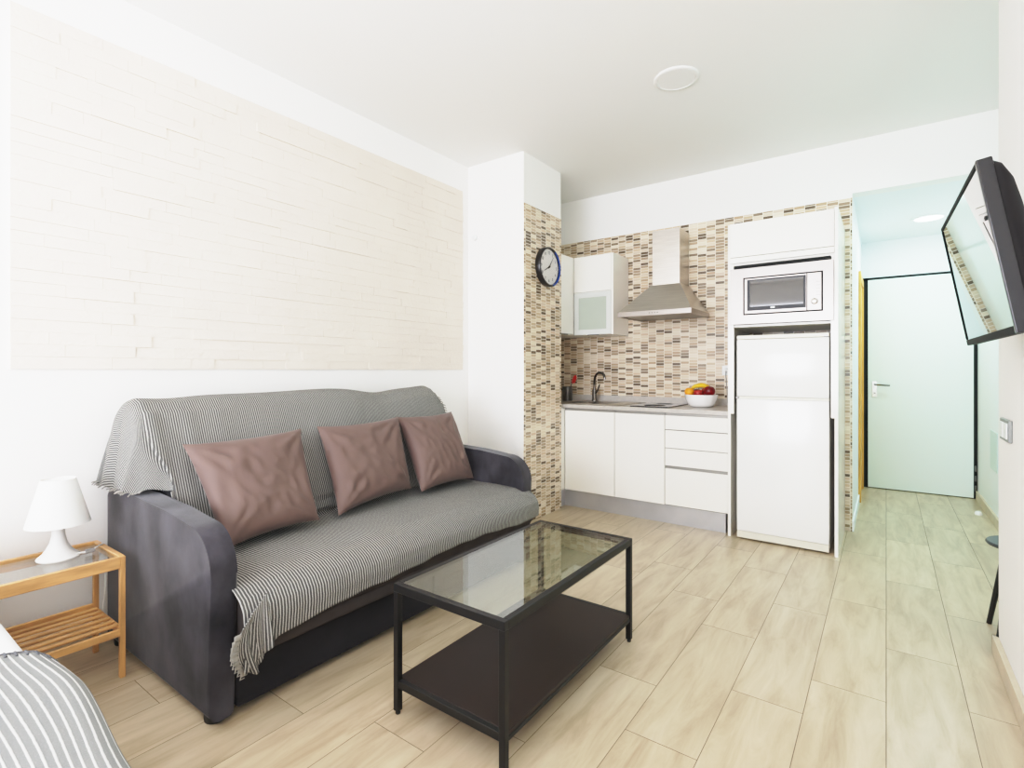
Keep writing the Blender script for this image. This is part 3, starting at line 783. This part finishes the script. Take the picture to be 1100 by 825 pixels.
# range hood
hd = thing('range_hood', 'stainless steel chimney range hood on the mosaic wall', 'range hood', (-1.5, 4.25, 1.6))
hx0, hx1, hy0 = -1.805, -1.205, 4.0
link('chimney', BX(-1.603, -1.372, 4.245, YB-.006, 1.87, 2.345, bev=.001), STEEL, hd)
bm = bmesh.new()
lo = [(hx0, hy0), (hx1, hy0), (hx1, YB-.006), (hx0, YB-.006)]; hi = [(-1.612, 4.236), (-1.363, 4.236), (-1.363, YB-.006), (-1.612, YB-.006)]
A = [bm.verts.new((x, y, 1.648)) for x, y in lo]; B = [bm.verts.new((x, y, 1.885)) for x, y in hi]
for i in range(4): bm.faces.new((A[i], A[(i+1) % 4], B[(i+1) % 4], B[i]))
bm.faces.new(A[::-1]); bm.faces.new(B)
link('canopy', bm, STEEL, hd)
rm = link('rim', boxes([(hx0-.002, hx1+.002, hy0-.002, hy0+.02, 1.610, 1.650), (hx0-.002, hx0+.02, hy0+.02, YB-.006, 1.610, 1.650), (hx1-.02, hx1+.002, hy0+.02, YB-.006, 1.610, 1.650)], bev=.001, seg=1), MWF, hd)
each('button', ([(-1.54+.022*k, -1.528+.022*k, hy0-.0045, hy0-.002, 1.625, 1.635) for k in range(4)]), STEELD, rm)
link('filter', BX(hx0+.02, hx1-.02, hy0+.02, YB-.006, 1.616, 1.622), STEELD, hd)

# sink + tap + hob
sn = thing('sink', 'stainless steel inset sink in the worktop beneath the wall cabinet', 'sink', (-2.13, 4.17, .88))
sx0, sx1, sy0, sy1 = -2.36, -1.77, 3.985, 4.40
link('rim', boxes([(sx0, sx1, sy0, sy0+.03, .880, .885), (sx0, sx1, sy1-.05, sy1, .880, .885), (sx0, sx0+.03, sy0, sy1, .8801, .8851), (sx1-.14, sx1, sy0, sy1, .8801, .8851)], bev=.001, seg=1), STEEL, sn)
link('bowl', BX(sx0+.03, sx1-.14, sy0+.03, sy1-.05, .8803, .8823), STEELD, sn)
link('drain', lathe(bmesh.new(), [(.04, .0), (.038, .0035), (.0001, .0025)], (-2.13, 4.17, .8823), 24), CHROME, sn, True)
tp = thing('kitchen_tap', 'chrome swan-neck tap behind the sink', 'tap', (-2.21, 4.375, .885))
link('body', lathe(bmesh.new(), [(.026, 0), (.026, .008), (.021, .014), (.021, .10), (.017, .108)], (-2.21, 4.375, .885), 24), CHROME, tp, True)
sp_ = spl([(-2.21, 4.375, .985), (-2.208, 4.37, 1.05), (-2.185, 4.345, 1.115), (-2.13, 4.30, 1.148), (-2.07, 4.262, 1.14), (-2.045, 4.247, 1.112), (-2.042, 4.245, 1.09)])
link('spout', tube(bmesh.new(), sp_, .0115, 12), CHROME, tp, True)
link('lever', tube(bmesh.new(), [(-2.195, 4.37, .96), (-2.165, 4.35, .985), (-2.135, 4.33, 1.04)], [.011, .008, .006], 10), CHROME, tp, True)
hb = thing('hob', 'small black glass two-zone hob set in the worktop beside the fruit bowl', 'hob', (-1.51, 4.18, .88))
link('glass', BX(-1.665, -1.355, 3.915, 4.41, .8802, .889, bev=.001, seg=1), HOB, hb)
for r_, yy_ in ((.085, 4.05), (.07, 4.28)): link('cooking_zone', lathe(bmesh.new(), [(r_, .0), (r_, .0005), (r_-.005, .0005), (r_-.005, 0)], (-1.51, yy_, .889), 40), STEELD, hb)

# utensil holder and spatula
ux, uy = -2.475, 4.33
uh = thing('utensil_holder', 'dark steel utensil pot on the worktop corner beside the pillar', 'utensil pot', (ux, uy, .88))
link('pot', lathe(bmesh.new(), [(.046, 0), (.047, .003), (.047, .135), (.044, .135), (.044, .006), (.0001, .006)], (ux, uy, .88), 30), STEELD, uh, True)
link('rim', lathe(bmesh.new(), [(.0475, .130), (.049, .133), (.0475, .137), (.044, .135)], (ux, uy, .88), 30), CHROME, uh, True)
sb = thing('spatula', 'red spatula standing in the dark steel utensil pot', 'spatula', (ux+.01, uy, .89))
link('handle', tube(bmesh.new(), [(ux+.005, uy, .892), (ux+.045, uy-.006, 1.03), (ux+.062, uy-.01, 1.062)], .005, 8), STEELD, sb, True)
bm = prism(bmesh.new(), [(ux+.055, 1.045), (ux+.088, 1.05), (ux+.108, 1.10), (ux+.100, 1.125), (ux+.078, 1.12), (ux+.052, 1.065)], uy-.014, uy-.006, 'y', bev=.002, seg=2)
link('blade', bm, REDP, sb, True)

# fruit bowl
bx_, by_ = -1.190, 4.21
bo = tag(link('fruit_bowl', lathe(bmesh.new(), [(.068, 0), (.088, .006), (.106, .030), (.119, .065), (.126, .098), (.1225, .098), (.114, .064), (.1, .034), (.08, .014), (.0001, .012)], (bx_, by_, .881), 48), WHITEC, smooth=True),
    'white bowl heaped with fruit on the worktop beside the tall housing', 'bowl')
def ball(name, c, r, m, label, cat, sq=.92, group=None):
    t = thing(name, label, cat, (c[0], c[1], c[2]-r*sq), group)
    prof = []
    for i in range(15):
        a = -PI/2+PI*i/14; rr = r*math.cos(a); zz = r*sq*math.sin(a)
        if i > 10: zz -= r*.12*((i-10)/4)**2
        prof.append((max(rr, .0001), zz))
    link('skin', lathe(bmesh.new(), prof, c, 24), m, t, True)
    link('stem', tube(bmesh.new(), [(c[0], c[1], c[2]+r*sq*.80), (c[0]+.003, c[1], c[2]+r*sq*.95+.008)], .0018, 6), STEM, t, True)
ball('orange', (bx_-.078, by_-.048, .999), .037, ORA, 'orange at the left of the white fruit bowl', 'orange', .95)
ball('apple', (bx_+.070, by_-.030, 1.008), .045, RED, 'large dark red apple at the right of the white fruit bowl', 'apple')
ball('apple', (bx_-.002, by_-.072, .990), .036, RED2, 'speckled red apple at the front of the white fruit bowl', 'apple')
ball('apple', (bx_+.030, by_+.035, 1.000), .040, RED2, 'speckled red apple behind the others in the white fruit bowl', 'apple')
ball('apple', (bx_-.045, by_+.040, .990), .036, RED, 'dark red apple under the bananas at the back of the bowl', 'apple')
for k, (dy, dz, lab) in enumerate(((.0, .0, 'front banana lying across the top of the white fruit bowl'), (.036, .003, 'rear banana lying across the top of the white fruit bowl'))):
    pts = spl([(bx_-.070, by_-.012+dy, 1.020+dz), (bx_-.050, by_-.010+dy, 1.040+dz), (bx_-.010, by_-.006+dy, 1.050+dz), (bx_+.020, by_+dy, 1.047+dz), (bx_+.05, by_+.012+dy, 1.035+dz)], 4)
    n_ = len(pts); rs = [.004+.013*math.sin(PI*min(1, max(0, (i+.6)/(n_+.2))))**.6 for i in range(n_)]
    bt_ = thing('banana', lab, 'banana', (bx_, by_+dy, 1.03+dz), 'bananas in the fruit bowl')
    link('peel', tube(bmesh.new(), pts, rs, 8), YEL, bt_, True)
    link('stalk', tube(bmesh.new(), [pts[-1], pts[-1]+Vector((.014, .003, .002))], .004, 6), STEM, bt_, True)

# socket with a cord at the worktop's right end
so = thing('wall_socket', 'white wall socket on the mosaic right of the fruit bowl', 'socket', (-1.05, YB, 1.17))
link('plate', BX(-1.10, -1.02, YB-.014, YB-.004, 1.13, 1.21, bev=.003), SWW, so)
link('plug', lathe(bmesh.new(), [(.018, 0), (.018, -.03), (.012, -.035)], (-1.06, YB-.014, 1.17), 20, 'y'), SWW, so, True)
tag(link('power_cord', tube(bmesh.new(), spl([(-1.06, YB-.05, 1.165), (-1.06, YB-.055, 1.13), (-1.055, YB-.04, 1.02), (-1.05, YB-.035, .92), (-1.03, YB-.06, .885)]), .0035, 8), mat('grey cord', (150, 146, 140), .5), smooth=True), 'thin grey cord hanging from the wall socket to the worktop', 'cord')

# ------------------------------------------------------------------ clock
cy_, cz_, cr_ = 3.555, 2.003, .158
ck = thing('wall_clock', 'round wall clock with black rim and a painted blue glint on the tiled pillar', 'clock', (-2.232, cy_, cz_))
X0 = -2.2315
link('rim', lathe(bmesh.new(), [(cr_-.002, 0), (cr_, .006), (cr_, .042), (cr_-.006, .048), (cr_-.014, .046), (cr_-.017, .034)], (X0, cy_, cz_), 64, 'x', opened=True), CLOCKR, ck, True)
bm = bmesh.new(); n_ = 40; a0, a1 = math.radians(-78), math.radians(62)
prev = None
for i in range(n_+1):
    a = a0+(a1-a0)*i/n_; ca, sa = math.cos(a), math.sin(a)
    ring = [bm.verts.new((X0+h, cy_+r*ca, cz_+r*sa)) for r, h in ((cr_+.0012, .010), (cr_+.0012, .043), (cr_-.006, .0495), (cr_-.0145, .0475), (cr_-.0165, .035))]
    if prev:
        for k in range(4): bm.faces.new((prev[k], prev[k+1], ring[k+1], ring[k]))
    prev = ring
link('blue_rim_glint', bm, CLOCKGLINT, ck, True)  # blue glint on the black rim, coloured in as a strip
link('dial', lathe(bmesh.new(), [(.0001, .030), (cr_-.016, .030), (cr_-.016, .020), (.0001, .020)], (X0, cy_, cz_), 64, 'x'), CLOCKF, ck)
NUM = mat('clock numerals', (60, 58, 60), .5)
# numerals face +X : text x axis -> +Y , text y -> Z
for k in range(1, 13):
    a = PI/2-2*PI*k/12; rr = .112
    M = Matrix(((0, 0, 1, X0+.0305), (1, 0, 0, cy_+rr*math.cos(a)), (0, 1, 0, cz_+rr*math.sin(a)), (0, 0, 0, 1)))
    bm = bmesh.new(); text_bm(bm, str(k), .034, M); link('numeral', bm, NUM, ck)
def hand(ang, l, w):
    a = PI/2-ang; d_ = Vector((0, math.cos(a), math.sin(a))); n_ = Vector((0, -d_.z, d_.y)); o = Vector((X0+.034, cy_, cz_))
    bm = bmesh.new(); q = [o-d_*.018-n_*w, o-d_*.018+n_*w, o+d_*l+n_*w*.3, o+d_*l-n_*w*.3]
    A = [bm.verts.new(v) for v in q]; B = [bm.verts.new(v+Vector((.0015, 0, 0))) for v in q]
    bm.faces.new(A[::-1]); bm.faces.new(B)
    for i in range(4): bm.faces.new((A[i], A[(i+1) % 4], B[(i+1) % 4], B[i]))
    return bm
link('hour_hand', hand(math.radians(243), .086, .005), PLASTICB, ck)
link('minute_hand', hand(math.radians(36), .105, .0035), PLASTICB, ck)
link('hub', lathe(bmesh.new(), [(.008, .031), (.008, .038), (.0001, .039)], (X0, cy_, cz_), 16, 'x'), PLASTICB, ck)
link('cover_glass', lathe(bmesh.new(), [(.0001, .0435), (cr_-.0155, .0435)], (X0, cy_, cz_), 48, 'x'), glass_mat('clock glass', (252, 252, 252), 1.3), ck)

# ------------------------------------------------------------------ television
TW, TH = .73, .424
tv = thing('television', 'wall-mounted flat television with glossy screen, tilted down on the right wall', 'television', (.215, 2.023, 1.467))
yaw, tilt = .023, .170
e = Vector((math.sin(yaw), -math.cos(yaw), 0)); nn = e.cross(Vector((0, 0, 1))).normalized()       # nn points to the room (-X)
up = (Vector((0, 0, 1))*math.cos(tilt)+nn*math.sin(tilt)).normalized(); nrm = e.cross(up).normalized()
if nrm.x > 0: nrm = -nrm
R = Matrix((e, up, e.cross(up))).transposed()
tv.rotation_mode = 'QUATERNION'; tv.rotation_quaternion = R.to_quaternion()
# local: x width (towards the camera end), y up, z = e x up (points to the room side if nrm same)
s_ = 1 if e.cross(up).dot(nrm) > 0 else -1
b_ = .013
def zb(a, b): return (min(a*s_, b*s_), max(a*s_, b*s_))
z0_, z1_ = zb(-.016, .014)
link('bezel', boxes([(-TW/2, TW/2, -TH/2, -TH/2+.020, z0_, z1_), (-TW/2, TW/2, TH/2-b_, TH/2, z0_, z1_), (-TW/2, -TW/2+b_, -TH/2+.02, TH/2-b_, z0_, z1_), ], bev=.003, seg=2), TVM, tv, local=True)
link('side_trim', BX(TW/2-b_, TW/2+.001, -TH/2, TH/2, z0_, z1_+.001, bev=.003, seg=2), TVR, tv, local=True)
za, zb2 = zb(0, .011)
link('screen', BX(-TW/2+b_, TW/2-b_, -TH/2+.02, TH/2-b_, za, zb2), TVS, tv, local=True)
bm = bmesh.new(); rings = []
for k, (ins, dz) in enumerate(((.004, -.012), (.004, -.020), (.012, -.034), (.040, -.052), (.085, -.066), (.12, -.070))):
    ring = []
    hw, hh, rr = TW/2-ins, TH/2-ins, .03
    for cx, cy2, aa in ((hw-rr, hh-rr, 0), (-hw+rr, hh-rr, 90), (-hw+rr, -hh+rr, 180), (hw-rr, -hh+rr, 270)):
        for i in range(6):
            t_ = math.radians(aa+90*i/5); ring.append(bm.verts.new((cx+rr*math.cos(t_), cy2+rr*math.sin(t_), dz*s_)))
    rings.append(ring)
for a, b in zip(rings, rings[1:]):
    n_ = len(a)
    for i in range(n_): bm.faces.new((a[i], a[(i+1) % n_], b[(i+1) % n_], b[i]))
bm.faces.new(rings[-1]); bm.faces.new(rings[0][::-1])
link('back_shell', bm, TVB, tv, True, local=True)
tv_m = thing('tv_wall_bracket', 'black swivel bracket holding the television to the right wall', 'bracket', (.37, 2.02, 1.45))
link('wall_plate', BX(.362, .375, 1.94, 2.10, 1.36, 1.56, bev=.003), BLACKM, tv_m)
link('swivel_arm', BX(.318, .362, 1.99, 2.05, 1.43, 1.49, bev=.004), BLACKM, tv_m)
link('mount_plate', BX(.284, .318, 1.93, 2.11, 1.38, 1.53, bev=.003), BLACKM, tv_m)

# light switch
sw = thing('light_switch', 'double silver light switch on the right wall below the television', 'light switch', (.375, 2.695, .90))
link('plate', BX(.363, .375, 2.605, 2.785, .902, .985, bev=.003), SILV, sw)
for a in (2.622, 2.702): link('rocker', BX(.359, .364, a, a+.064, .914, .973, bev=.002), SWW, sw)

# stool
sc = (.482, 3.055)
stl = thing('stool', 'round black stool with splayed legs just past the right wall corner', 'stool', (sc[0], sc[1], 0))
link('seat', lathe(bmesh.new(), [(.0001, .412), (.112, .412), (.126, .417), (.130, .424), (.125, .431), (.0001, .434)], (sc[0], sc[1], 0), 40), STOOLT, stl, True)
for ang in (236, 118, 350):
    a = math.radians(ang); d_ = Vector((math.cos(a), math.sin(a), 0)); c_ = Vector((sc[0], sc[1], 0))
    link('leg', tube(bmesh.new(), [c_+d_*.205, c_+d_*.10+Vector((0, 0, .412))], [.010, .013], 12), STOOLB, stl, True)

# ------------------------------------------------------------------ lights
def area(name, loc, rot, sx, sy, power, col):
    l = bpy.data.lights.new(name, 'AREA'); l.shape = 'RECTANGLE'; l.size = sx; l.size_y = sy; l.energy = power; l.color = col
    o = bpy.data.objects.new(name, l); C.objects.link(o); o.location = loc; o.rotation_euler = rot; return o
DAY = (.84, .88, 1.02)
area('window_daylight', (mid, YR+.05, 1.5), (math.radians(90), 0, 0), 2.3, 1.8, 150, DAY)
area('bounce_fill', (-1.0, -1.35, 1.6), (math.radians(148), 0, 0), 2.4, 2.4, 82, DAY)  # added fill floating behind the camera to brighten the ceiling, no fixture
area('hallway_light', (.60, 3.75, 2.40), (math.radians(-10), math.radians(35), 0), 0.12, 1.0, 10.5, (.60, .95, .90))  # added tinted fill hidden in the niche for the greenish spill
area('hallway_light', (.29, 5.58, 2.425), (0, 0, 0), .2, .2, 13, (.66, .95, .95))
w = bpy.data.worlds.new('World'); bpy.context.scene.world = w; w.use_nodes = True
w.node_tree.nodes['Background'].inputs[0].default_value = (.95, .98, 1, 1); w.node_tree.nodes['Background'].inputs[1].default_value = 2.0

# ------------------------------------------------------------------ camera
cam = bpy.data.cameras.new('camera'); co = bpy.data.objects.new('camera', cam); C.objects.link(co)
cam.sensor_width = 36; cam.lens = 556.3/1100*36; cam.shift_y = -(412.5-397.9)/1100; cam.clip_start = .02
co.location = (0, 0, 1.17); co.rotation_euler = (math.radians(90), 0, math.radians(35.85))
sc_ = bpy.context.scene; sc_.camera = co
sc_.view_settings.view_transform = 'Standard'; sc_.view_settings.look = 'None'; sc_.view_settings.exposure = 0
vs = sc_.view_settings
vs.use_curve_mapping = True
cm = vs.curve_mapping; cm.white_level = (3, 3, 3)
cc = cm.curves[3]
for p_ in ((.03, .076), (.0667, .205), (.133, .425), (.233, .69), (.333, .825), (.5, .91), (.667, .94)): cc.points.new(*p_)
cc.points[-1].location = (1, .97)
for p_ in cc.points: p_.handle_type = 'AUTO_CLAMPED'
cm.update()
sc_.cycles.max_bounces = 12; sc_.cycles.diffuse_bounces = 8
